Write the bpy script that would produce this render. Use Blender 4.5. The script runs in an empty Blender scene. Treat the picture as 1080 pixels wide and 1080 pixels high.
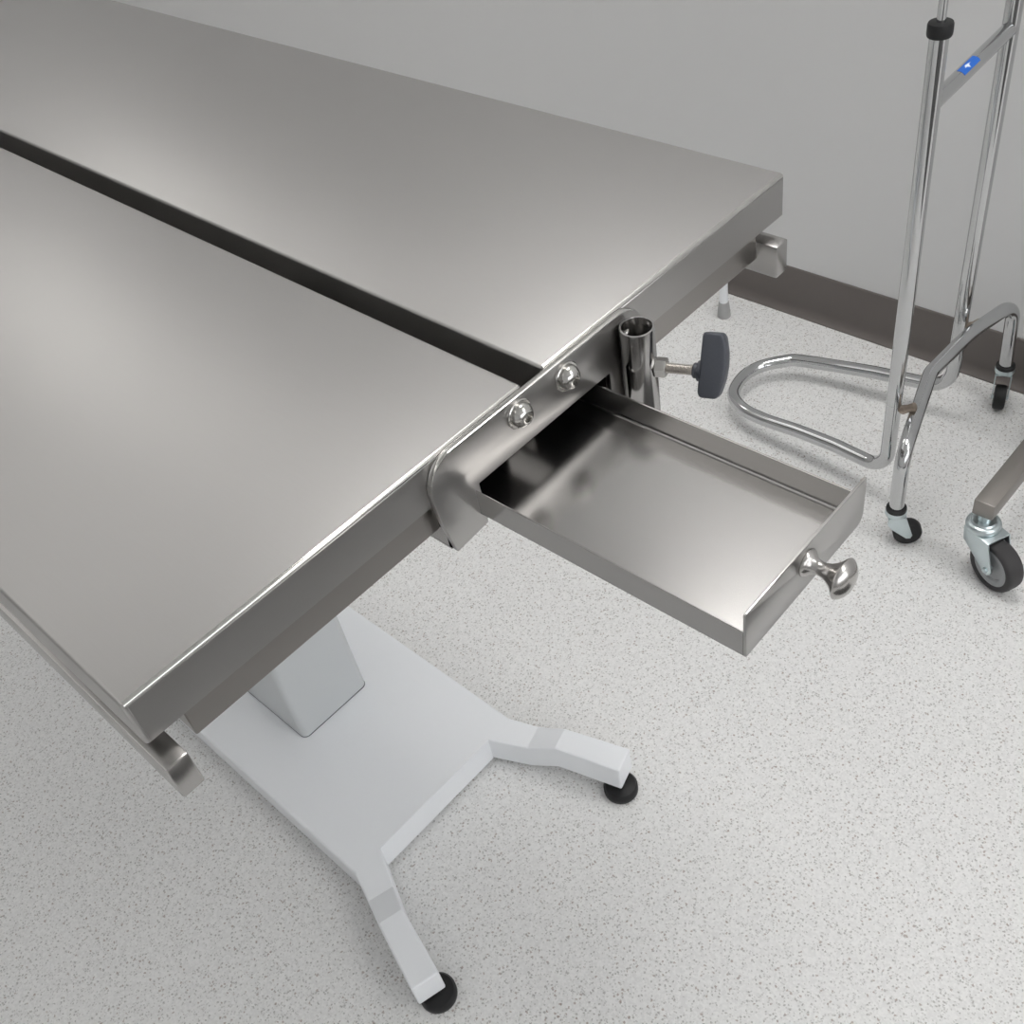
import bpy, bmesh, math, random
from mathutils import Vector, Matrix
random.seed(7)
SC = bpy.context.scene
COL = SC.collection
PI = math.pi
T = 0.8187            # height of the tabletop

# ------------------------------------------------------------------ helpers
OFF = {}              # world offset of every object (the origin its mesh is stored around)

def empty(name, loc, label, cat, group=None):
    o = bpy.data.objects.new(name, None)
    o.empty_display_size = 0.05
    COL.objects.link(o)
    o.location = loc
    o['label'] = label
    o['category'] = cat
    if group:
        o['group'] = group
    OFF[o] = Vector(loc)
    return o

def obj(name, bm, mats, parent=None, smooth=40, loc=None, label=None):
    """one bmesh (world coordinates) -> one mesh object"""
    bmesh.ops.recalc_face_normals(bm, faces=bm.faces[:])
    off = OFF[parent] if parent is not None else Vector(loc or (0, 0, 0))
    for v in bm.verts:
        v.co -= off
    me = bpy.data.meshes.new(name)
    bm.to_mesh(me)
    bm.free()
    for m in (mats if isinstance(mats, (list, tuple)) else [mats]):
        me.materials.append(m)
    if smooth:
        me.polygons.foreach_set('use_smooth', [True] * len(me.polygons))
        me.set_sharp_from_angle(angle=math.radians(smooth))
    o = bpy.data.objects.new(name, me)
    COL.objects.link(o)
    if parent is not None:
        o.parent = parent
    else:
        o.location = off
    OFF[o] = off.copy()
    if label:
        o['label'] = label
    return o

def struct(name, bm, mat, smooth=0):
    o = obj(name, bm, mat, None, smooth)
    o['kind'] = 'structure'
    o['label'] = STRUCT_LABELS.get(name, name.replace('_', ' '))
    o['category'] = name.split('_')[0]
    return o

STRUCT_LABELS = {
    'floor': 'pale grey vinyl floor with dark and brown flecks',
    'ceiling': 'white ceiling above the room',
    'wall_right': 'plain light grey wall behind the table and the chrome stand',
    'wall_back': 'plain light grey wall past the far end of the table',
    'wall_left': 'plain light grey wall on the left side of the room',
    'wall_front': 'plain light grey wall on the camera side of the room',
    'baseboard_right': 'dark taupe vinyl cove baseboard along the grey wall behind the stand',
    'baseboard_back': 'dark taupe vinyl cove baseboard past the far end of the table',
    'baseboard_left': 'dark taupe vinyl cove baseboard on the left side of the room',
    'baseboard_front': 'dark taupe vinyl cove baseboard on the camera side of the room',
}

def merge(dst, src, M=None):
    """append bmesh src to dst (with a transform) and free src"""
    me = bpy.data.meshes.new('tmp')
    src.to_mesh(me)
    src.free()
    if M is not None:
        me.transform(M)
    dst.from_mesh(me)
    bpy.data.meshes.remove(me)

def box(x0, x1, y0, y1, z0, z1, bev=0.0, seg=2):
    bm = bmesh.new()
    bmesh.ops.create_cube(bm, size=1.0)
    for v in bm.verts:
        v.co = Vector((x0 + (v.co.x + .5) * (x1 - x0), y0 + (v.co.y + .5) * (y1 - y0), z0 + (v.co.z + .5) * (z1 - z0)))
    if bev > 0:
        bmesh.ops.bevel(bm, geom=bm.edges[:], offset=bev, segments=seg, profile=.5, affect='EDGES')
    return bm

def boxes(*args):
    bm = bmesh.new()
    for a in args:
        merge(bm, box(*a))
    return bm

def prism(outline, vec, bev=0.0, seg=2, ang=20):
    """outline: list of 3D points of a planar polygon, extruded by vec"""
    bm = bmesh.new()
    vs = [bm.verts.new(p) for p in outline]
    f = bm.faces.new(vs)
    r = bmesh.ops.extrude_face_region(bm, geom=[f])
    bmesh.ops.translate(bm, verts=[g for g in r['geom'] if isinstance(g, bmesh.types.BMVert)], vec=Vector(vec))
    bmesh.ops.recalc_face_normals(bm, faces=bm.faces[:])
    if bev > 0:
        es = [e for e in bm.edges if len(e.link_faces) == 2 and e.calc_face_angle(0) > math.radians(ang)]
        bmesh.ops.bevel(bm, geom=es, offset=bev, segments=seg, profile=.5, affect='EDGES')
    return bm

def fillet(pts, r, n=8):
    """round the inner corners of a polyline; r one radius or one per point"""
    P = [Vector(p) for p in pts]
    out = [P[0]]
    for i in range(1, len(P) - 1):
        rr = r[i] if isinstance(r, (list, tuple)) else r
        a, b, c = P[i - 1], P[i], P[i + 1]
        u = (a - b).normalized()
        w = (c - b).normalized()
        th = u.angle(w)
        if rr <= 0 or th > PI - .02:
            out.append(b)
            continue
        d = min(rr / math.tan(th / 2), .49 * (a - b).length if i > 1 else .95 * (a - b).length,
                .49 * (c - b).length if i < len(P) - 2 else .95 * (c - b).length)
        rr = d * math.tan(th / 2)
        cen = b + (u + w).normalized() * (rr / math.sin(th / 2))
        s = b + u * d - cen
        e = b + w * d - cen
        ax = s.cross(e).normalized()
        tot = s.angle(e)
        for k in range(n + 1):
            out.append(cen + Matrix.Rotation(tot * k / n, 3, ax) @ s)
    out.append(P[-1])
    return out

def catmull(pts, n=6):
    P = [Vector(p) for p in pts]
    out = []
    for i in range(len(P) - 1):
        p0, p1, p2, p3 = P[max(i - 1, 0)], P[i], P[i + 1], P[min(i + 2, len(P) - 1)]
        for k in range(n):
            t = k / n
            out.append(.5 * ((2 * p1) + (p2 - p0) * t + (2 * p0 - 5 * p1 + 4 * p2 - p3) * t * t + (3 * p1 - p0 - 3 * p2 + p3) * t ** 3))
    out.append(P[-1])
    return out

def tube(pts, r, seg=20, cap=True, inner=None):
    P = [Vector(p) for p in pts]
    bm = bmesh.new()
    tans = []
    for i in range(len(P)):
        a = P[max(i - 1, 0)]
        b = P[min(i + 1, len(P) - 1)]
        tans.append((b - a).normalized())
    t0 = tans[0]
    n = t0.orthogonal().normalized()
    rings = []
    for i, p in enumerate(P):
        if i:
            q = tans[i - 1].rotation_difference(tans[i])
            n = q @ n
        b = tans[i].cross(n).normalized()
        n = b.cross(tans[i]).normalized()
        rings.append([bm.verts.new(p + r * (math.cos(2 * PI * k / seg) * n + math.sin(2 * PI * k / seg) * b)) for k in range(seg)])
    for a, b in zip(rings, rings[1:]):
        for k in range(seg):
            bm.faces.new((a[k], a[(k + 1) % seg], b[(k + 1) % seg], b[k]))
    if cap:
        bm.faces.new(rings[0][::-1])
        bm.faces.new(rings[-1])
    return bm

def lathe(profile, origin, axis, seg=32, cap=True):
    """profile: (radius, height) pairs turned round axis through origin; radius 0 closes"""
    ax = Vector(axis).normalized()
    n = ax.orthogonal().normalized()
    b = ax.cross(n)
    o = Vector(origin)
    bm = bmesh.new()
    rings = []
    for r, h in profile:
        if r <= 1e-7:
            rings.append([bm.verts.new(o + ax * h)])
        else:
            rings.append([bm.verts.new(o + ax * h + r * (math.cos(2 * PI * k / seg) * n + math.sin(2 * PI * k / seg) * b)) for k in range(seg)])
    for A, B in zip(rings, rings[1:]):
        for k in range(seg):
            k2 = (k + 1) % seg
            if len(A) == 1 and len(B) == 1:
                continue
            if len(A) == 1:
                bm.faces.new((A[0], B[k2], B[k]))
            elif len(B) == 1:
                bm.faces.new((A[k], A[k2], B[0]))
            else:
                bm.faces.new((A[k], A[k2], B[k2], B[k]))
    if cap:
        for R_, fl in ((rings[0], True), (rings[-1], False)):
            if len(R_) > 2:
                bm.faces.new(R_[::-1] if fl else R_)
    return bm

# ------------------------------------------------------------------ materials
def mat_new(name):
    m = bpy.data.materials.new(name)
    m.use_nodes = True
    nt = m.node_tree
    bsdf = nt.nodes['Principled BSDF']
    return m, nt, bsdf

def mat_plain(name, col, rough=.5, metal=0.0, spec=.5, noise=0.0, nscale=60, bump=0.0, coat=0.0):
    m, nt, b = mat_new(name)
    b.inputs['Base Color'].default_value = (*col, 1)
    b.inputs['Roughness'].default_value = rough
    b.inputs['Metallic'].default_value = metal
    b.inputs['Specular IOR Level'].default_value = spec
    b.inputs['Coat Weight'].default_value = coat
    tc = nt.nodes.new('ShaderNodeTexCoord')
    nz = nt.nodes.new('ShaderNodeTexNoise')
    nz.inputs['Scale'].default_value = nscale
    nz.inputs['Detail'].default_value = 3
    nt.links.new(tc.outputs['Object'], nz.inputs['Vector'])
    if noise > 0:
        mx = nt.nodes.new('ShaderNodeMix')
        mx.data_type = 'RGBA'
        mx.inputs[6].default_value = (*[c * (1 - noise) for c in col], 1)
        mx.inputs[7].default_value = (*[min(1, c * (1 + noise)) for c in col], 1)
        nt.links.new(nz.outputs['Fac'], mx.inputs[0])
        nt.links.new(mx.outputs[2], b.inputs['Base Color'])
    if bump > 0:
        bp = nt.nodes.new('ShaderNodeBump')
        bp.inputs['Strength'].default_value = bump
        bp.inputs['Distance'].default_value = .001
        nt.links.new(nz.outputs['Fac'], bp.inputs['Height'])
        nt.links.new(bp.outputs['Normal'], b.inputs['Normal'])
    return m

def mat_brushed(name, axis, col=(.60, .585, .565), rough=.27, bump=.02, fine=1800, var=.05, aniso=0.0):
    """brushed stainless steel, scratches running along axis (0 x, 1 y, 2 z)"""
    m, nt, b = mat_new(name)
    b.inputs['Metallic'].default_value = 1
    b.inputs['Anisotropic'].default_value = aniso
    tc = nt.nodes.new('ShaderNodeTexCoord')
    mp = nt.nodes.new('ShaderNodeMapping')
    sc = [fine, fine, fine]
    sc[axis] = fine * .02
    mp.inputs['Scale'].default_value = sc
    nz = nt.nodes.new('ShaderNodeTexNoise')
    nz.inputs['Scale'].default_value = 1.0
    nz.inputs['Detail'].default_value = 4
    nz.inputs['Roughness'].default_value = .6
    nt.links.new(tc.outputs['Object'], mp.inputs['Vector'])
    nt.links.new(mp.outputs['Vector'], nz.inputs['Vector'])
    # broad, very soft wear
    n2 = nt.nodes.new('ShaderNodeTexNoise')
    n2.inputs['Scale'].default_value = 9
    n2.inputs['Detail'].default_value = 3
    nt.links.new(tc.outputs['Object'], n2.inputs['Vector'])
    add = nt.nodes.new('ShaderNodeMath')
    add.operation = 'ADD'
    nt.links.new(nz.outputs['Fac'], add.inputs[0])
    nt.links.new(n2.outputs['Fac'], add.inputs[1])
    mr = nt.nodes.new('ShaderNodeMapRange')
    mr.inputs['From Min'].default_value = .6
    mr.inputs['From Max'].default_value = 1.4
    mr.inputs['To Min'].default_value = rough * (1 - var)
    mr.inputs['To Max'].default_value = rough * (1 + var)
    nt.links.new(add.outputs[0], mr.inputs['Value'])
    nt.links.new(mr.outputs['Result'], b.inputs['Roughness'])
    mx = nt.nodes.new('ShaderNodeMix')
    mx.data_type = 'RGBA'
    mx.inputs[6].default_value = (*[c * .975 for c in col], 1)
    mx.inputs[7].default_value = (*[c * 1.025 for c in col], 1)
    nt.links.new(nz.outputs['Fac'], mx.inputs[0])
    nt.links.new(mx.outputs[2], b.inputs['Base Color'])
    bp = nt.nodes.new('ShaderNodeBump')
    bp.inputs['Strength'].default_value = bump
    bp.inputs['Distance'].default_value = .0005
    nt.links.new(nz.outputs['Fac'], bp.inputs['Height'])
    nt.links.new(bp.outputs['Normal'], b.inputs['Normal'])
    return m

def mat_floor():
    m, nt, b = mat_new('speckled_vinyl')
    b.inputs['Roughness'].default_value = .5
    b.inputs['Specular IOR Level'].default_value = .35
    tc = nt.nodes.new('ShaderNodeTexCoord')
    def chips(scale, thresh, seedshift, size):
        """random chips: voronoi cells picked by their random colour, clipped to a blob about the cell point"""
        mp = nt.nodes.new('ShaderNodeMapping')
        mp.inputs['Location'].default_value = (seedshift, seedshift * 1.7, 0)
        nt.links.new(tc.outputs['Object'], mp.inputs['Vector'])
        nz = nt.nodes.new('ShaderNodeTexNoise')
        nz.inputs['Scale'].default_value = scale * 1.5
        nz.inputs['Detail'].default_value = 2
        nt.links.new(mp.outputs['Vector'], nz.inputs['Vector'])
        mixv = nt.nodes.new('ShaderNodeMix')
        mixv.data_type = 'RGBA'
        mixv.blend_type = 'LINEAR_LIGHT'
        mixv.inputs[0].default_value = .0022 * 230 / scale
        nt.links.new(mp.outputs['Vector'], mixv.inputs[6])
        nt.links.new(nz.outputs['Color'], mixv.inputs[7])
        vo = nt.nodes.new('ShaderNodeTexVoronoi')
        vo.voronoi_dimensions = '2D'
        vo.inputs['Scale'].default_value = scale
        nt.links.new(mixv.outputs[2], vo.inputs['Vector'])
        sp = nt.nodes.new('ShaderNodeSeparateColor')
        nt.links.new(vo.outputs['Color'], sp.inputs[0])
        gt = nt.nodes.new('ShaderNodeMath')
        gt.operation = 'GREATER_THAN'
        gt.inputs[1].default_value = thresh
        nt.links.new(sp.outputs[0], gt.inputs[0])
        lt = nt.nodes.new('ShaderNodeMapRange')
        lt.inputs['From Min'].default_value = size * 1.15
        lt.inputs['From Max'].default_value = size * .85
        nt.links.new(vo.outputs['Distance'], lt.inputs['Value'])
        mu = nt.nodes.new('ShaderNodeMath')
        mu.operation = 'MULTIPLY'
        nt.links.new(gt.outputs[0], mu.inputs[0])
        nt.links.new(lt.outputs['Result'], mu.inputs[1])
        return mu.outputs[0], sp.outputs[1]
    def mix(fac, a, c, k=1.0):
        mx = nt.nodes.new('ShaderNodeMix')
        mx.data_type = 'RGBA'
        if k != 1.0:
            mm = nt.nodes.new('ShaderNodeMath')
            mm.operation = 'MULTIPLY'
            mm.inputs[1].default_value = k
            nt.links.new(fac, mm.inputs[0])
            fac = mm.outputs[0]
        nt.links.new(fac, mx.inputs[0])
        if isinstance(a, tuple):
            mx.inputs[6].default_value = (*a, 1)
        else:
            nt.links.new(a, mx.inputs[6])
        if isinstance(c, tuple):
            mx.inputs[7].default_value = (*c, 1)
        else:
            nt.links.new(c, mx.inputs[7])
        return mx.outputs[2]
    # mottled pale ground made of small chips of slightly different grey
    vo = nt.nodes.new('ShaderNodeTexVoronoi')
    vo.voronoi_dimensions = '2D'
    vo.inputs['Scale'].default_value = 420
    nt.links.new(tc.outputs['Object'], vo.inputs['Vector'])
    sp = nt.nodes.new('ShaderNodeSeparateColor')
    nt.links.new(vo.outputs['Color'], sp.inputs[0])
    base = mix(sp.outputs[2], FLOOR_A, FLOOR_B)
    f1, g1 = chips(420, .80, 3.1, .40)
    c = mix(f1, base, (.42, .412, .40), .5)
    f2, g2 = chips(330, .90, 11.7, .38)
    c = mix(f2, c, (.24, .23, .215), .55)
    f3, g3 = chips(270, .95, 23.9, .34)
    c = mix(f3, c, (.29, .21, .17), .6)
    f4, g4 = chips(380, .80, 41.3, .40)
    c = mix(f4, c, (.86, .86, .85), .45)
    nt.links.new(c, b.inputs['Base Color'])
    nz = nt.nodes.new('ShaderNodeTexNoise')
    nz.inputs['Scale'].default_value = 420
    nt.links.new(tc.outputs['Object'], nz.inputs['Vector'])
    bp = nt.nodes.new('ShaderNodeBump')
    bp.inputs['Strength'].default_value = .15
    bp.inputs['Distance'].default_value = .0005
    nt.links.new(nz.outputs['Fac'], bp.inputs['Height'])
    nt.links.new(bp.outputs['Normal'], b.inputs['Normal'])
    return m

FLOOR_A = (.74, .74, .735)
FLOOR_B = (.84, .84, .835)
STEEL = (.44, .431, .423)
M_FLOOR = mat_floor()
M_WALL = mat_plain('wall_paint', (.71, .71, .71), .75, spec=.25, noise=.012, nscale=3, bump=.02)
M_CEIL = mat_plain('ceiling_paint', (.82, .82, .81), .8, spec=.2, noise=.02, nscale=40)
M_BASEB = mat_plain('taupe_vinyl', (.135, .120, .112), .5, spec=.4, noise=.05, nscale=30)
M_TOP = mat_brushed('brushed_steel_top', 1, STEEL, .37, .010)
M_EDGE = mat_brushed('brushed_steel_along_width', 0, STEEL, .29, .012)
M_XBAR = mat_brushed('brushed_steel_crossbar', 0, (.37, .352, .335), .30, .006)
M_RAIL = mat_brushed('brushed_steel_along_length', 1, (.43, .418, .408), .24, .02)
M_TRAY = mat_brushed('satin_steel_tray', 1, STEEL, .19, .0)
M_UP = mat_brushed('brushed_steel_upright', 2, STEEL, .15, .01)
M_FOLD = mat_plain('polished_highlight_fold', (.60, .59, .57), .13, 1.0, noise=.02, nscale=200)  # lighter, glossier steel that puts in the bright edge highlights
M_POL = mat_plain('polished_steel', (.56, .55, .53), .14, 1.0, noise=.03, nscale=80)
M_KNOBSTEEL = mat_plain('satin_nickel', (.50, .485, .47), .20, 1.0, noise=.03, nscale=80)
M_THREAD = mat_plain('threaded_steel', (.58, .55, .52), .3, 1.0, noise=.05, nscale=200)
M_CHROME = mat_plain('chrome', (.57, .575, .58), .08, 1.0, noise=.01, nscale=50)
M_ZINC = mat_plain('zinc_plate', (.60, .67, .69), .28, 1.0, noise=.06, nscale=60)
M_WELD = mat_plain('weld_tint', (.36, .30, .25), .35, 1.0, noise=.3, nscale=300)
M_POWDER = mat_plain('white_powder_coat', (.89, .91, .94), .38, spec=.45, noise=.01, nscale=300, bump=.03)
M_GREYCOAT = mat_plain('grey_column_coat', (.60, .622, .635), .36, spec=.45, noise=.01, nscale=300, bump=.03)
M_BLACK = mat_plain('black_rubber', (.012, .012, .013), .5, spec=.4, noise=.2, nscale=80)
M_TYRE = mat_plain('dark_grey_rubber', (.05, .048, .05), .6, spec=.35, noise=.1, nscale=90)
M_HUB = mat_plain('grey_plastic_hub', (.34, .35, .36), .5, spec=.4, noise=.03, nscale=90)
M_HANDLE = mat_plain('slate_plastic', (.058, .063, .078), .45, spec=.5, noise=.12, nscale=900, bump=.1)
M_GREYRUB = mat_plain('grey_rubber', (.40, .40, .40), .6, spec=.3, noise=.05, nscale=90)
M_BLUE = mat_plain('blue_label', (.015, .13, .56), .45, spec=.4, noise=.02, nscale=90)
M_WHITE = mat_plain('white_print', (.80, .84, .90), .5, noise=.02, nscale=90)
M_MAT = mat_plain('dark_reflection_mat', (.085, .083, .082), .7, spec=.3, noise=.2, nscale=120, bump=.2)
M_DARKIN = mat_plain('dark_seam', (.10, .11, .12), .6, noise=.05, nscale=90)
M_FRAMEW = mat_plain('white_lamp_frame', (.8, .8, .8), .5, noise=.01, nscale=50)

def mat_emit(name, col, s):
    m, nt, b = mat_new(name)
    b.inputs['Base Color'].default_value = (.8, .8, .8, 1)
    b.inputs['Emission Color'].default_value = (*col, 1)
    tc = nt.nodes.new('ShaderNodeTexCoord')
    nz = nt.nodes.new('ShaderNodeTexNoise')
    nz.inputs['Scale'].default_value = 200
    nt.links.new(tc.outputs['Object'], nz.inputs['Vector'])
    mr = nt.nodes.new('ShaderNodeMapRange')
    mr.inputs['To Min'].default_value = s * .97
    mr.inputs['To Max'].default_value = s * 1.03
    nt.links.new(nz.outputs['Fac'], mr.inputs['Value'])
    nt.links.new(mr.outputs['Result'], b.inputs['Emission Strength'])
    return m

LW = 2.0
# ------------------------------------------------------------------ the room
XR = 1.4166           # wall behind the stand
XL, YB, YF, ZC = -2.4, 4.2, -2.8, 2.7

def quad(p):
    bm = bmesh.new()
    bm.faces.new([bm.verts.new(q) for q in p])
    return bm

struct('floor', box(XL - .1, XR + .1, YF - .1, YB + .1, -.1, 0), M_FLOOR)
struct('ceiling', box(XL - .1, XR + .1, YF - .1, YB + .1, ZC, ZC + .1), M_CEIL)
struct('wall_right', box(XR, XR + .1, YF - .1, YB + .1, 0, ZC), M_WALL)
struct('wall_left', box(XL - .1, XL, YF - .1, YB + .1, 0, ZC), M_WALL)
struct('wall_back', box(XL, XR, YB, YB + .1, 0, ZC), M_WALL)
struct('wall_front', box(XL, XR, YF - .1, YF, 0, ZC), M_WALL)

def cove_profile():
    """(distance from wall, height) going from the toe on the floor to the top"""
    pts = [(0, 0), (.015, 0), (.015, .0016)]
    for k in range(1, 9):
        a = PI / 2 * k / 8
        pts.append((.015 - .012 * math.sin(a), .0016 + .018 * (1 - math.cos(a))))
    pts += [(.003, .0900), (.0022, .0915), (.001, .092), (0, .092)]
    return pts
pr = cove_profile()
struct('baseboard_right', prism([(XR - d, YF + .016, z) for d, z in pr], (0, YB - YF - .032, 0)), M_BASEB, 50)
struct('baseboard_left', prism([(XL + d, YF + .016, z) for d, z in pr], (0, YB - YF - .032, 0)), M_BASEB, 50)
struct('baseboard_back', prism([(XL, YB - d, z) for d, z in pr], (XR - XL, 0, 0)), M_BASEB, 50)
struct('baseboard_front', prism([(XL, YF + d, z) for d, z in pr], (XR - XL, 0, 0)), M_BASEB, 50)

def troffer(cx, cy, sx, sy, st, lb, watts=0, spread=120):
    r = empty('ceiling_light', (cx, cy, ZC), lb, 'light', 'ceiling light panels')
    fr = .03
    obj('frame', boxes((cx - sx / 2 - fr, cx + sx / 2 + fr, cy - sy / 2 - fr, cy - sy / 2, ZC - .02, ZC),
                       (cx - sx / 2 - fr, cx + sx / 2 + fr, cy + sy / 2, cy + sy / 2 + fr, ZC - .02, ZC),
                       (cx - sx / 2 - fr, cx - sx / 2, cy - sy / 2, cy + sy / 2, ZC - .02, ZC),
                       (cx + sx / 2, cx + sx / 2 + fr, cy - sy / 2, cy + sy / 2, ZC - .02, ZC)), M_FRAMEW, r, 0)
    obj('diffuser', box(cx - sx / 2, cx + sx / 2, cy - sy / 2, cy + sy / 2, ZC - .012, ZC - .002), mat_emit('lamp_diffuser', (1, .985, .96), st), r, 0)
    if watts:
        ld = bpy.data.lights.new('lamp_tubes', 'AREA')
        ld.shape = 'RECTANGLE'
        ld.size, ld.size_y = sx, sy
        ld.energy = watts
        ld.color = (1, .985, .965)
        ld.spread = math.radians(spread)
        lo = bpy.data.objects.new('lamp_tubes', ld)
        COL.objects.link(lo)
        lo.parent = r
        lo.location = (0, 0, -.016)
for cx, cy, sx, sy, st, lb in ((1.0, .30, .70, .74, 9.3, 'bright square ceiling light over the table end, along the grey wall'),
                       (1.0, -1.30, .70, .74, 3.1, 'dim square ceiling light behind the camera, along the grey wall'),
                       (1.0, -2.20, .70, .74, 6.6, 'square ceiling light near the added camera side window, along the grey wall'),
                       (1.0, 2.00, .70, .74, 1.2, 'very dim square ceiling light past the table end, along the grey wall'),
                       (1.0, 3.20, .70, .74, 3.6, 'square ceiling light by the far wall, along the grey wall'),
                       (-.20, 2.10, 1.40, 1.60, .66, 'large dim fill panel added on the ceiling past the table end, mid room'),  # added fill, enlarged to smooth the tabletop reflection
                       (-1.5, 1.30, 1.00, 1.60, 1.0, 'large dim fill panel added on the ceiling left of the table, toward the left wall')):  # added wide and dim to even out the tabletop sheen
    troffer(cx, cy, sx, sy, st, lb)  # unseen panels; spots and strengths fitted to the light levels
# added fill light shaped as a window behind the camera: frame, sill, glowing panes
wx0, wx1, wz0, wz1, wm = -1.6, 1.2, .90, 2.20, -.2
win = obj('fill_window_1', boxes((wx0 - .06, wx1 + .06, YF, YF + .05, wz0 - .06, wz0), (wx0 - .06, wx1 + .06, YF, YF + .05, wz1, wz1 + .06), (wx0 - .06, wx0, YF, YF + .05, wz0, wz1), (wx1, wx1 + .06, YF, YF + .05, wz0, wz1),
                            (wm - .02, wm + .02, YF, YF + .04, wz0, wz1), (wx0 - .10, wx1 + .10, YF, YF + .11, wz0 - .10, wz0 - .06)), M_FRAMEW, None, 0)
win['kind'] = 'structure'
win['label'] = 'added window-shaped fill light in the camera side wall, out of view'
win['category'] = 'fill light'
for px0, px1 in ((wx0, wm - .02), (wm + .02, wx1)):
    obj('fill_pane', box(px0, px1, YF + .004, YF + .010, wz0, wz1), mat_emit('fill_pane_glow', (.97, .985, 1), LW), win, 0)
mat_o = obj('reflection_mat', box(-.45, .85, -1.50, -.64, 0, .010, .004, 2), M_MAT, None, 40)  # added dark slab for the front steel edges to reflect
mat_o['label'] = 'added dark mat on the floor behind the camera, out of view, darkening the steel reflections'
mat_o['category'] = 'mat'

# ------------------------------------------------------------------ the surgical table
CX, CY = .28, .563
YE = 1.126            # far end of the table
TH = .0322            # depth of the folded table edge
table = empty('surgical_table', (CX, CY, 0), 'stainless steel surgical table with a split top on a white pedestal base', 'table')

# --- base: white plate with four stepped legs
ZP0, ZP1 = .0064, .0486
HW = .1362            # half width of the plate
YP = .2968            # front edge of the plate
LI, LO = .0950, .1362 # leg joint on the plate's front edge, from the centre line

def base_plate():
    bm = bmesh.new()
    out, joint = [], []
    yf, yr = YP, 2 * CY - YP
    ring = [(CX - LO, yf), (CX - LI, yf), (CX + LI, yf), (CX + LO, yf), (CX + LO, yr), (CX + LI, yr), (CX - LI, yr), (CX - LO, yr)]
    lo = [bm.verts.new((x, y, ZP0)) for x, y in ring]
    hi = [bm.verts.new((x, y, ZP1)) for x, y in ring]
    bm.faces.new(hi)
    bm.faces.new(lo[::-1])
    n = len(ring)
    for i in range(n):
        if i in (0, 2, 4, 6):        # the legs join here: left open, no seam
            continue
        j = (i + 1) % n
        bm.faces.new((lo[i], lo[j], hi[j], hi[i]))
    es = [e for e in bm.edges if len(e.link_faces) == 2]
    bmesh.ops.bevel(bm, geom=es, offset=.004, segments=3, profile=.5, affect='EDGES')
    return bm

def base_leg(sx, sy):
    """leg leaving the front right corner of the plate, mirrored by sx, sy"""
    st = .0142                      # the outer half sits this much higher
    inn = [(LI, .2968, 0), (.1165, .2485, 0), (.1312, .2130, st), (.1550, .1290, st)]
    outr = [(LO, .2950, 0), (.1495, .2585, 0), (.1620, .2215, st), (.1880, .1385, st)]
    bm = bmesh.new()
    R_ = []
    for (xi, yi, dz), (xo, yo, _) in zip(inn, outr):
        if dz == 0 and yi > .29:
            yo = yi = YP
        a = bm.verts.new((xi, yi, ZP0 + dz)); b = bm.verts.new((xo, yo, ZP0 + dz))
        c = bm.verts.new((xo, yo, ZP1 + dz)); d = bm.verts.new((xi, yi, ZP1 + dz))
        R_.append((a, b, c, d))
    for A, B in zip(R_, R_[1:]):
        for k in range(4):
            bm.faces.new((A[k], A[(k + 1) % 4], B[(k + 1) % 4], B[k]))
    bm.faces.new(R_[-1])
    bmesh.ops.recalc_face_normals(bm, faces=bm.faces[:])
    es = [e for e in bm.edges if len(e.link_faces) == 2 and e.calc_face_angle(0) > math.radians(40)]
    bmesh.ops.bevel(bm, geom=es, offset=.0022, segments=2, profile=.5, affect='EDGES')
    for v in bm.verts:
        v.co.x = CX + sx * v.co.x
        if sy < 0:
            v.co.y = 2 * CY - v.co.y
    return bm

obj('base_plate', base_plate(), M_POWDER, table)
for sx in (1, -1):
    for sy in (1, -1):
        lg = obj('leg', base_leg(sx, sy), M_POWDER, table, 12)
        px, py = CX + sx * .1630, .1385
        if sy < 0:
            py = 2 * CY - py
        obj('levelling_foot', lathe([(0, 0), (.0205, 0), (.0215, .002), (.0215, .010), (.019, .0135), (.009, .015), (.006, .0155), (.006, .0215), (0, .0215)],
                                    (px, py, 0), (0, 0, 1), 36), M_BLACK, lg)

# --- lifting column
def column(zs, g=0.0):
    x0, x1, y0, y1 = .2268 - g, .3385 + g, .4935 - g, .6330 + g
    bm = bmesh.new()
    rr = .009
    ring = []
    for cx, cy, a0 in ((x1 - rr, y1 - rr, 0), (x0 + rr, y1 - rr, 90), (x0 + rr, y0 + rr, 180), (x1 - rr, y0 + rr, 270)):
        for k in range(7):
            a = math.radians(a0 + 90 * k / 6)
            ring.append((cx + rr * math.cos(a), cy + rr * math.sin(a)))
    A = [bm.verts.new((x, y, zs[0])) for x, y in ring]
    B = [bm.verts.new((x, y, zs[1])) for x, y in ring]
    n = len(ring)
    for k in range(n):
        bm.faces.new((A[k], A[(k + 1) % n], B[(k + 1) % n], B[k]))
    bm.faces.new(A[::-1]); bm.faces.new(B)
    return bm
col = obj('column', column((ZP1 + .0008, T - TH - .035)), M_GREYCOAT, table)
obj('column_seal', column((ZP1 - .001, ZP1 + .0014), .0003), M_DARKIN, col, 40)
obj('mounting_plate', box(.16, .40, .42, .71, T - TH - .036, T - TH - .018, .002), M_RAIL, table)
# bearers under the top, either side of the gap
for x in (.12, .42):
    obj('bearer', box(x, x + .03, .03, YE - .03, T - TH - .0185, T - TH - .0005, .0015), M_RAIL, table)

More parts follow.
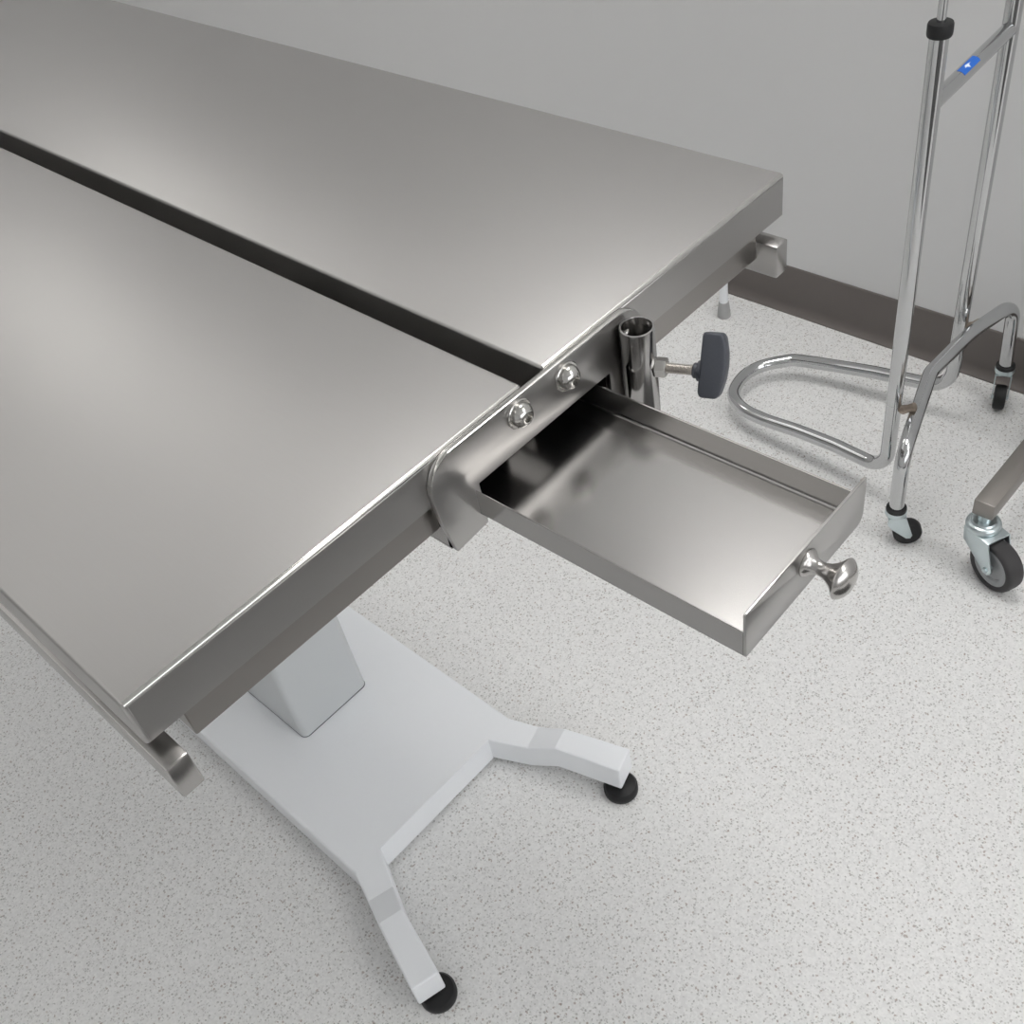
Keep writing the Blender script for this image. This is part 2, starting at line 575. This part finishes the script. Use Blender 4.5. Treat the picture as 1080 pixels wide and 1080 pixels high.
# --- the two leaves of the top, folded sheet with soft edges
def leaf(x0, x1):
    bm = box(x0, x1, 0, YE, T - TH, T)
    top = [e for e in bm.edges if all(abs(v.co.z - T) < 1e-6 for v in e.verts)]
    ver = [e for e in bm.edges if abs(e.verts[0].co.z - e.verts[1].co.z) > .01]
    bmesh.ops.bevel(bm, geom=top + ver, offset=.0022, segments=4, profile=.5, affect='EDGES')
    bm.normal_update()
    for f in bm.faces:
        c = f.calc_center_median()
        if c.z > T - .0022 and f.normal.z < .995 and f.normal.y < -.05 and abs(f.normal.x) < .3:     # front fold made lighter and glossier to put in its highlight line
            f.material_index = 1
    return bm
obj('tabletop_leaf', leaf(0.0, .2828), [M_TOP, M_FOLD], table, 30)
obj('tabletop_leaf', leaf(.3012, .56), [M_TOP, M_FOLD], table, 30)
# folded-down end skirts: brushed across the table, lie on the ends of the leaves
def end_skirt(x0, x1, y0, y1):
    return box(x0 + .0024, x1 - .0024, y0, y1, T - TH + .0003, T - .0024, .0003, 1)
for x0, x1 in ((0, .2828), (.3012, .56)):
    obj('end_skirt', end_skirt(x0, x1, -.0003, .001), M_EDGE, table)
# added channel closing the gap from below so the slit stays dark
obj('gap_channel', boxes((.2790, .3050, .0225, YE - .002, T - TH - .0170, T - TH - .0155),
                           (.2790, .2800, .0225, YE - .002, T - TH - .0156, T - TH - .0002),
                           (.3040, .3050, .0225, YE - .002, T - TH - .0156, T - TH - .0002)), M_RAIL, table, 0)

# --- side rails and the crossbars between them
ZR1, ZR0 = T - .0424, T - .0685
for x0, x1 in ((-.0015, .0120), (.5335, .5475)):
    obj('side_rail', box(x0, x1, -.0120, YE + .012, ZR0, ZR1, .0012, 2), M_RAIL, table)
ZB1, ZB0 = T - .0372, T - .0577
for y0, y1, xs in ((.0055, .0225, ((.0235, .2040), (.3822, .5335))), (YE - .022, YE - .004, ((.012, .5335),))):
    for x0, x1 in xs:
        obj('crossbar', box(x0, x1, y0, y1, ZB0, ZB1, .0008, 1), M_XBAR, table)
    for x in (.06, .47):
        obj('spacer', box(x, x + .03, y0 + .003, y1 - .003, ZB1 - .0005, T - TH + .0003), M_RAIL, table, 0)
for y in (.25, .85):
    for x0, x1 in ((.011, .1205), (.4495, .5345)):
        obj('rail_bracket', box(x0, x1, y, y + .03, ZR1 - .006, T - TH - .0003, .001, 1), M_RAIL, table)

# --- bracket bolted to the end: an upside-down U the drawer runs through
ZBT = T - .0006
def arc2(cx, cz, r, a0, a1, n=8):
    return [(cx + r * math.cos(math.radians(a0 + (a1 - a0) * k / n)), cz + r * math.sin(math.radians(a0 + (a1 - a0) * k / n))) for k in range(n + 1)]
prof = [(.2050, T - .0730), (.1995, T - .0450)]
prof += arc2(.1975 + .0215, ZBT - .0215, .0215, 180 + 8, 90, 10)
prof += arc2(.3900 - .0215, ZBT - .0215, .0215, 90, -6, 10)
prof += [(.3880, T - .0450), (.3830, T - .0730), (.3540, T - .0715), (.3540, T - .0378), (.2325, T - .0378), (.2325, T - .0705)]
BF = -.0048            # front face of the bracket
def bracket():
    bm = prism([(x, BF, z) for x, z in prof], (0, -BF - .0004, 0), .0008, 2, 30)
    bm.normal_update()
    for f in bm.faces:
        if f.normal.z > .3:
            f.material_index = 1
    return bm
brk = obj('end_bracket', bracket(), [M_EDGE, M_FOLD], table, 30)
def bolt_shapes(x, z):
    bm = bmesh.new()
    merge(bm, lathe([(0, 0), (.0095, 0), (.0098, .0005), (.0098, .0017), (.0092, .0022), (0, .0022)], (x, BF, z), (0, -1, 0), 32))
    merge(bm, lathe([(0, .0022), (.0079, .0022), (.0079, .0037), (.0077, .0048), (.0066, .0066), (.0050, .0081), (.0034, .0087), (.0029, .0087)] +
                    [(.0028, .0055), (0, .0055)], (x, BF, z), (0, -1, 0), 32))
    return bm
for x, z in ((.2718, T - .0117), (.3145, T - .0127)):
    obj('button_head_bolt', bolt_shapes(x, z), M_POL, brk, 35)
# housing behind the bracket that carries the drawer
obj('drawer_housing', boxes((.2040, .2056, -.0006, .26, T - .0710, T - TH - .0006),
                            (.3806, .3822, -.0006, .26, T - .0710, T - TH - .0006),
                            (.2040, .2325, -.0006, .0012, T - .0710, T - TH - .0006),
                            (.3540, .3822, -.0006, .0012, T - .0710, T - TH - .0006),
                            (.2310, .2322, .0010, .26, T - .0710, T - TH - .0006),
                            (.3545, .3557, .0010, .26, T - .0710, T - TH - .0006),
                            (.2040, .3822, .2584, .26, T - .0710, T - TH - .0006),
                            (.2040, .3822, -.0004, .26, T - .0722, T - .0708)), M_RAIL, table, 0)

# --- accessory socket: upright tube on the bracket's right leg, with a clamp screw
SX, SY, SR = .3705, BF - .0114, .0112
def socket():
    return lathe([(SR, T - .0740), (SR, T - .0077), (SR - .0002, T - .0072), (SR - .0013, T - .0072), (SR - .0015, T - .0077), (SR - .0015, T - .0740), (SR, T - .0740)],
                 (SX, SY, 0), (0, 0, 1), 40, cap=False)
soc = obj('accessory_socket', socket(), M_UP, table, 40)
obj('weld_bead', boxes((SX - .0030, SX + .0030, BF - .0042, BF + .0006, T - .060, T - .014, .001, 1)), M_UP, soc)
ra = math.radians(-67)
ADIR = Vector((math.cos(ra), math.sin(ra), 0))
SO = Vector((SX, SY, T - .0375))
nut = lathe([(0, .0102), (.0062, .0102), (.0066, .0110), (.0066, .0168), (.0062, .0176), (0, .0176)], SO, ADIR, 6)
obj('hex_nut', nut, M_POL, soc, 20)
prf = [(0, .012)]
h = .012
while h < .0365:
    prf += [(.0029, h), (.0035, h + .0004), (.0035, h + .0006), (.0029, h + .001)]
    h += .00105
prf += [(0, h + .0005)]
obj('clamp_screw', lathe(prf, SO, ADIR, 24), M_THREAD, soc, 30)
# the slate grey clamp handle, a bar tilted round its screw
CD = Vector((0, 0, 1)).cross(ADIR).normalized()      # across
if CD.dot(Vector((-1, -.6, 0))) < 0:
    CD = -CD
tl = math.radians(33)
UPV = (Vector((0, 0, 1)) * math.cos(tl) - CD * math.sin(tl)).normalized()
NRM = (CD * math.cos(tl) + Vector((0, 0, 1)) * math.sin(tl)).normalized()
def handle():
    bm = bmesh.new()
    L = .0203
    def q(a, u, c):
        return SO + ADIR * (.0395 + a) + UPV * (u + .0042) + NRM * c
    outl = [(0, -L * .85), (.0016, -L), (.0118, -L), (.0138, -L * .86), (.0160, -L * .4), (.0165, 0), (.0160, L * .4), (.0138, L * .86), (.0118, L), (.0008, L), (0, L * .92)]
    merge(bm, prism([q(a, u, -.0068) for a, u in outl], NRM * .0136, .0016, 3, 25))
    merge(bm, lathe([(0, .0345), (.0042, .0345), (.0050, .0352), (.0050, .0372), (.0064, .0376), (.0072, .0400), (0, .0400)], SO, ADIR, 24))
    return bm
hd = obj('clamp_handle', handle(), M_HANDLE, soc, 40, label='slate grey plastic clamp handle')

# --- shallow drawer, pulled out, very slightly askew
TD = .0171
DM = Matrix.Translation((.2312, -.1907, T)) @ Matrix.Rotation(TD, 4, 'Z')
DW, DL, ZS, ZBM = .1160, .4200, -.0405, -.0597
tk = .0012
def tray():
    bm = bmesh.new()
    lip = .0010
    for b in ((0.0, DW, .0012, DL, ZBM, ZBM + tk),
              (0.0, tk, .0012, DL, ZBM, ZS), (DW - tk, DW, .0012, DL, ZBM, ZS), (0, DW, DL - tk, DL, ZBM, ZS)):
        merge(bm, box(*b, .0004, 1))
    # rounded inside folds between the floor and the sides
    for x0, s in ((tk, 1), (DW - tk, -1)):
        pts = [(x0, .002, ZBM + tk + .0022), (x0, .002, ZBM + tk), (x0 + s * .0022, .002, ZBM + tk)]
        for k in range(1, 6):
            a = PI / 2 * k / 6
            pts.append((x0 + s * (.0022 - .0022 * math.sin(a)), .002, ZBM + tk + .0022 - .0022 * math.cos(a)))
        merge(bm, prism(pts, (0, DL - .004, 0)))
    bm.transform(DM)
    return bm
drw = obj('drawer', tray(), M_TRAY, table, 35)
def front():
    zt, zb = -.0266, -.0604
    w = DW + .0002
    pts = [(0, zb + .0015), (0, zt - .0016)] + arc2(.0016, zt - .0016, .0016, 180, 90, 4)[1:] + arc2(w - .0012, zt - .0012, .0012, 90, 0, 3) + arc2(w - .007, zb + .007, .007, 0, -90, 6) + arc2(.0015, zb + .0015, .0015, -90, -180, 3)[:-1]
    bm = prism([(x, 0, z) for x, z in pts], (0, .0016, 0), .0004, 2, 40)
    bm.normal_update()
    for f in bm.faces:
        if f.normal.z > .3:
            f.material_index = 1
    bm.transform(DM)
    return bm
obj('drawer_front', front(), [M_EDGE, M_FOLD], drw, 30)
kp = [(0, 0), (.0080, 0), (.0082, .0006), (.0080, .0014), (.0068, .0026), (.0052, .0040), (.0042, .0058), (.0038, .0078), (.0040, .0100), (.0048, .0126),
      (.0064, .0152), (.0086, .0176), (.0106, .0192), (.0114, .0200), (.0117, .0206), (.0115, .0212), (.0106, .0226), (.0088, .0243), (.0062, .0257), (.0032, .0264), (0, .0266)]
kb = lathe(kp, (.0563, 0, -.0395), (0, -1, 0), 48)
kb.transform(DM)
obj('drawer_knob', kb, M_KNOBSTEEL, drw, 40)

# ------------------------------------------------------------------ chrome instrument stand
FP, RP = Vector((1.0692, .1345, 0)), Vector((1.287, .147, 0))     # the two posts
FS, RS = Vector((1.0020, .0810, 0)), Vector((1.3710, .0990, 0)) # the two caster stems
PD = (RP - FP).normalized()
stand = empty('instrument_stand', ((FP + RP) / 2)[:], 'chrome tubular instrument stand with two posts on small black casters by the wall', 'stand')
ZW = .180
for p, nm in ((FP, 'front'), (RP, 'rear')):
    post = obj('post', tube([p + Vector((0, 0, ZW)), p + Vector((0, 0, .699))], .0104, 28), M_CHROME, stand)
    obj('collar', lathe([(0, .696), (.0128, .696), (.0135, .6975), (.0137, .700), (.0137, .7085), (.0128, .7105), (.0090, .7112), (0, .7112)], p, (0, 0, 1), 36), M_BLACK, post,
        label='black plastic collar')
    obj('extension_rod', tube([p + Vector((0, 0, .708)), p + Vector((0, 0, 1.02))], .0049, 20), M_CHROME, post)
# low U-shaped foot: comes out of the posts, bends forward and runs round on the floor
loop = [FP + Vector((0, 0, .19)), FP + Vector((0, 0, .062)),
        Vector((1.0735, .1720, .0575)), Vector((1.0840, .2240, .0535)), Vector((1.0880, .2930, .0480)), Vector((1.0900, .3560, .0410)),
        Vector((1.0985, .4040, .0370)), Vector((1.1240, .4400, .0340)), Vector((1.1700, .4540, .0320)), Vector((1.2080, .4450, .0330)),
        Vector((1.2360, .4180, .0370)), Vector((1.2500, .3960, .0390)), Vector((1.2650, .3320, .0430)), Vector((1.2740, .2680, .0500)), Vector((1.2840, .2000, .0560)),
        RP + Vector((0, 0, .060)), RP + Vector((0, 0, .19))]
mid = catmull(loop[3:14], 6)
path = fillet([loop[0], loop[1]] + mid + [loop[15], loop[16]], [0, .040] + [0] * len(mid) + [.040, 0], 10)
obj('foot_loop', tube(path, .0106, 24), M_CHROME, stand, 60)
# arched tube carrying the two casters, welded to the posts
ar = [FS + Vector((0, 0, .066)), FS + Vector((-.002, 0, .170)), Vector((1.157, .127, .186)), Vector((1.262, .122, .190)), Vector((1.359, .101, .194)), RS + Vector((0, 0, .066))]
arch = obj('caster_arch', tube(fillet(ar, [0, .035, .05, .3, .032, 0], 10),  .0104, 24), M_CHROME, stand, 60)
for p, q in ((FP, .1055), (RP, .121)):
    a = p + Vector((0, -.012, ZW + .002))
    b = Vector((p.x + .004, q, ZW + .012))
    obj('weld', lathe([(0, -.004), (.005, -.002), (.0068, .002), (.0056, (b - a).length * .5), (.0068, (b - a).length), (0, (b - a).length + .002)], a, b - a, 14), M_WELD, arch)
# crossbar between the posts with its blue sticker
ZX = .619
cb = obj('crossbar', tube([FP + PD * .003 + Vector((0, 0, ZX)), RP - PD * .003 + Vector((0, 0, ZX))], .0094, 24), M_CHROME, stand)
def sticker():
    bm = bmesh.new()
    nu, nv = 44, 24
    c0 = FP + PD * .0905 + Vector((0, 0, ZX))
    n = Vector((0, 0, 1))
    side = PD.cross(n).normalized()          # towards the camera side
    if side.y > 0:
        side = -side
    V = []
    for j in range(nv + 1):
        a = math.radians(-14 + 68 * j / nv)  # from just over the top down the camera side
        row = []
        for i in range(nu + 1):
            s = -.021 + .042 * i / nu
            row.append(bm.verts.new(c0 + PD * s + .0097 * (math.cos(a) * n + math.sin(a) * side)))
        V.append(row)
    tri = [(.36, .22), (.62, .40), (.48, .48), (.44, .80), (.34, .52), (.24, .50)]
    def inside(x, y):
        r = False
        k = len(tri) - 1
        for i in range(len(tri)):
            xi, yi = tri[i]; xj, yj = tri[k]
            if (yi > y) != (yj > y) and x < (xj - xi) * (y - yi) / (yj - yi) + xi:
                r = not r
            k = i
        return r
    for j in range(nv):
        for i in range(nu):
            f = bm.faces.new((V[j][i], V[j][i + 1], V[j + 1][i + 1], V[j + 1][i]))
            f.material_index = 1 if inside((i + .5) / nu, (j + .5) / nv) else 0
    r = bmesh.ops.extrude_face_region(bm, geom=bm.faces[:])
    for g in r['geom']:
        if isinstance(g, bmesh.types.BMVert):
            ax = c0 + PD * (g.co - c0).dot(PD)
            g.co = ax + (g.co - ax).normalized() * .0093
    return bm
obj('sticker', sticker(), [M_BLUE, M_WHITE], cb, 60, label='blue sticker with a small white mark')

def small_caster(stem, trail, z1=.070):
    """collar + zinc yoke, black wheel; trail = horizontal direction the wheel hangs back"""
    t = Vector(trail).normalized()
    a = Vector((-t.y, t.x, 0))
    bm = bmesh.new()
    merge(bm, lathe([(0, z1 - .014), (.0135, z1 - .014), (.0150, z1 - .011), (.0150, z1 - .007), (.0138, z1 - .004), (0, z1 - .004)], stem, (0, 0, 1), 28))
    wc = stem + t * .0190 + Vector((0, 0, .0200))
    for s in (-1, 1):
        pts = [stem + t * -.012 + Vector((0, 0, z1 - .0125)), stem + t * .013 + Vector((0, 0, z1 - .0125)), wc + t * .0050 + Vector((0, 0, .002)), wc + t * .003 + Vector((0, 0, -.004)), wc + t * -.003 + Vector((0, 0, -.004)),
               stem + t * -.006 + Vector((0, 0, .036)), stem + t * -.012 + Vector((0, 0, .046))]
        merge(bm, prism([p + a * s * .0108 for p in pts], a * s * .0014, .0004, 1))
    merge(bm, prism([stem + t * u + a * v + Vector((0, 0, z1 - .0140)) for u, v in ((-.012, -.0122), (.013, -.0122), (.013, .0122), (-.012, .0122))], (0, 0, .0018)))
    merge(bm, lathe([(0, -.0128), (.0028, -.0128), (.0030, -.012), (.0030, .012), (.0028, .0128), (0, .0128)], wc, a, 12))
    c = obj('caster', bm, M_ZINC, stand, 40, label='zinc caster fork')
    obj('wheel', lathe([(0, -.0090), (.0150, -.0090), (.0185, -.0083), (.0200, -.0055), (.0200, .0055), (.0185, .0083), (.0150, .0090), (0, .0090)], wc, a, 36), M_BLACK, c)
    obj('stem_ring', lathe([(0, z1 - .0050), (.0140, z1 - .0050), (.0144, z1 - .003), (.0138, z1 + .0005), (.0105, z1 + .0015), (0, z1 + .0015)], stem, (0, 0, 1), 28), M_BLACK, c)
small_caster(FS, (.62, -.78, 0))
small_caster(RS, (-.93, -.36, 0))

# ------------------------------------------------------------------ wheeled trolley frame at the right edge
ZT1, ZT0 = .132, .1055
tx, ty0, ty1 = 1.0125, -.0465, -.0182
trol = empty('wheeled_trolley', (1.2, (ty0 + ty1) / 2, 0), 'square steel trolley frame bar on a grey wheeled swivel caster at right', 'trolley')
obj('frame_bar', box(tx, 1.385, ty0, ty1, ZT0, ZT1, .0012, 2), mat_brushed('brushed_steel_trolley', 0, (.31, .29, .273), .36, .02), trol)
def big_caster(sw, trail):
    t = Vector(trail).normalized()
    a = Vector((-t.y, t.x, 0))
    R_ = .0385
    wc = sw + t * .0350 + Vector((0, 0, R_))
    bm = bmesh.new()
    # swivel head
    merge(bm, lathe([(0, .0830), (.0200, .0830), (.0225, .0850), (.0232, .0885), (.0222, .0920), (.0195, .0940), (.0170, .0945), (.0150, .0970), (0, .0970)], sw, (0, 0, 1), 40))
    merge(bm, lathe([(0, .0960), (.0085, .0960), (.0085, ZT0 + .001), (0, ZT0 + .001)], sw, (0, 0, 1), 24))
    # fork: crown and two cheeks
    merge(bm, prism([sw + t * u + a * v + Vector((0, 0, .0800)) for u, v in ((-.020, -.0100), (-.012, -.0185), (.030, -.0185), (.030, .0185), (-.012, .0185), (-.020, .0100))], (0, 0, .0034), .0008, 2))
    for s in (-1, 1):
        pts = [sw + t * -.0150 + Vector((0, 0, .0832)), sw + t * .0300 + Vector((0, 0, .0832)), sw + t * .0445 + Vector((0, 0, .040)), wc + t * .0075 + Vector((0, 0, -.004)), wc + t * .003 + Vector((0, 0, -.0085)), wc + t * -.004 + Vector((0, 0, -.0075)),
               sw + t * -.012 + Vector((0, 0, .060))]
        merge(bm, prism([p + a * s * .0162 for p in pts], a * s * .0024, .0006, 2))
    c = obj('caster', bm, M_ZINC, trol, 40, label='zinc swivel caster fork')
    tyre = [(.0290, -.0118), (.0335, -.0130), (.0360, -.0124), (.0378, -.0100), (.0385, -.0055), (.0385, .0055), (.0378, .0100), (.0360, .0124), (.0335, .0130), (.0290, .0118), (.0290, -.0118)]
    obj('tyre', lathe(tyre, wc, a, 56, cap=False), M_TYRE, c, 50, label='dark grey rubber tyre')
    hub = [(0, -.0085), (.0190, -.0085), (.0194, -.0096), (.0205, -.0096), (.0209, -.0104), (.0280, -.0114), (.0293, -.0110), (.0293, .0110), (.0280, .0114), (.0209, .0104), (.0205, .0096), (.0194, .0096), (.0190, .0085), (0, .0085)]
    obj('hub', lathe(hub, wc, a, 56), M_HUB, c, 30, label='light grey plastic wheel hub')
    ab = bmesh.new()
    merge(ab, lathe([(0, -.0225), (.0030, -.0225), (.0042, -.0215), (.0042, -.0186), (.0030, -.0180), (.0030, .0180), (.0042, .0186), (.0042, .0215), (.0030, .0225), (0, .0225)], wc, a, 6))
    obj('axle_bolt', ab, M_ZINC, c, 20)
big_caster(Vector((1.0200, -.0340, 0)), (-.38, -.925, 0))
big_caster(Vector((1.3300, (ty0 + ty1) / 2, 0)), (-.9, .4, 0))

# ------------------------------------------------------------------ the foot of something behind the table
fx, fy = 1.338, .609
leg = empty('equipment_leg', (fx, fy, 0), 'short white leg with a flared grey foot, standing behind the table by the wall', 'leg')
obj('leg_tube', tube([(fx, fy, .028), (fx, fy, .17)], .0078, 24), M_POWDER, leg)
obj('leg_foot', lathe([(0, 0), (.0118, 0), (.0124, .0015), (.0121, .005), (.0100, .027), (.0092, .031), (.0080, .032), (0, .032)], (fx, fy, 0), (0, 0, 1), 32), M_GREYRUB, leg,
    label='grey rubber foot')

# ------------------------------------------------------------------ camera
R = ((0.6717309535942904, -0.7250212570747918, -0.15205822165537172),
     (-0.5904203190872437, -0.40000310063195954, -0.7010002612650983),
     (0.4474163304934484, 0.5606618377190546, -0.6967617461753122))
cd = bpy.data.cameras.new('camera')
cam = bpy.data.objects.new('camera', cd)
COL.objects.link(cam)
cd.sensor_fit = 'HORIZONTAL'
cd.sensor_width = 36
cd.lens = 36 * 1135.4468 / 1080
cd.clip_start = .02
rx, ry, rz = Vector(R[0]), -Vector(R[1]), -Vector(R[2])
M = Matrix((rx, ry, rz)).transposed().to_4x4()
M.translation = Vector((-0.04861356, -0.38104171, 1.20831236))
cam.matrix_world = M
SC.camera = cam

w = bpy.data.worlds.new('world')
SC.world = w
w.use_nodes = True
w.node_tree.nodes['Background'].inputs[0].default_value = (.5, .5, .5, 1)
w.node_tree.nodes['Background'].inputs[1].default_value = .0
vs = SC.view_settings
vs.view_transform = 'Standard'
vs.look = 'None'
vs.gamma = 1
vs.use_curve_mapping = False
vs.exposure = 0.10
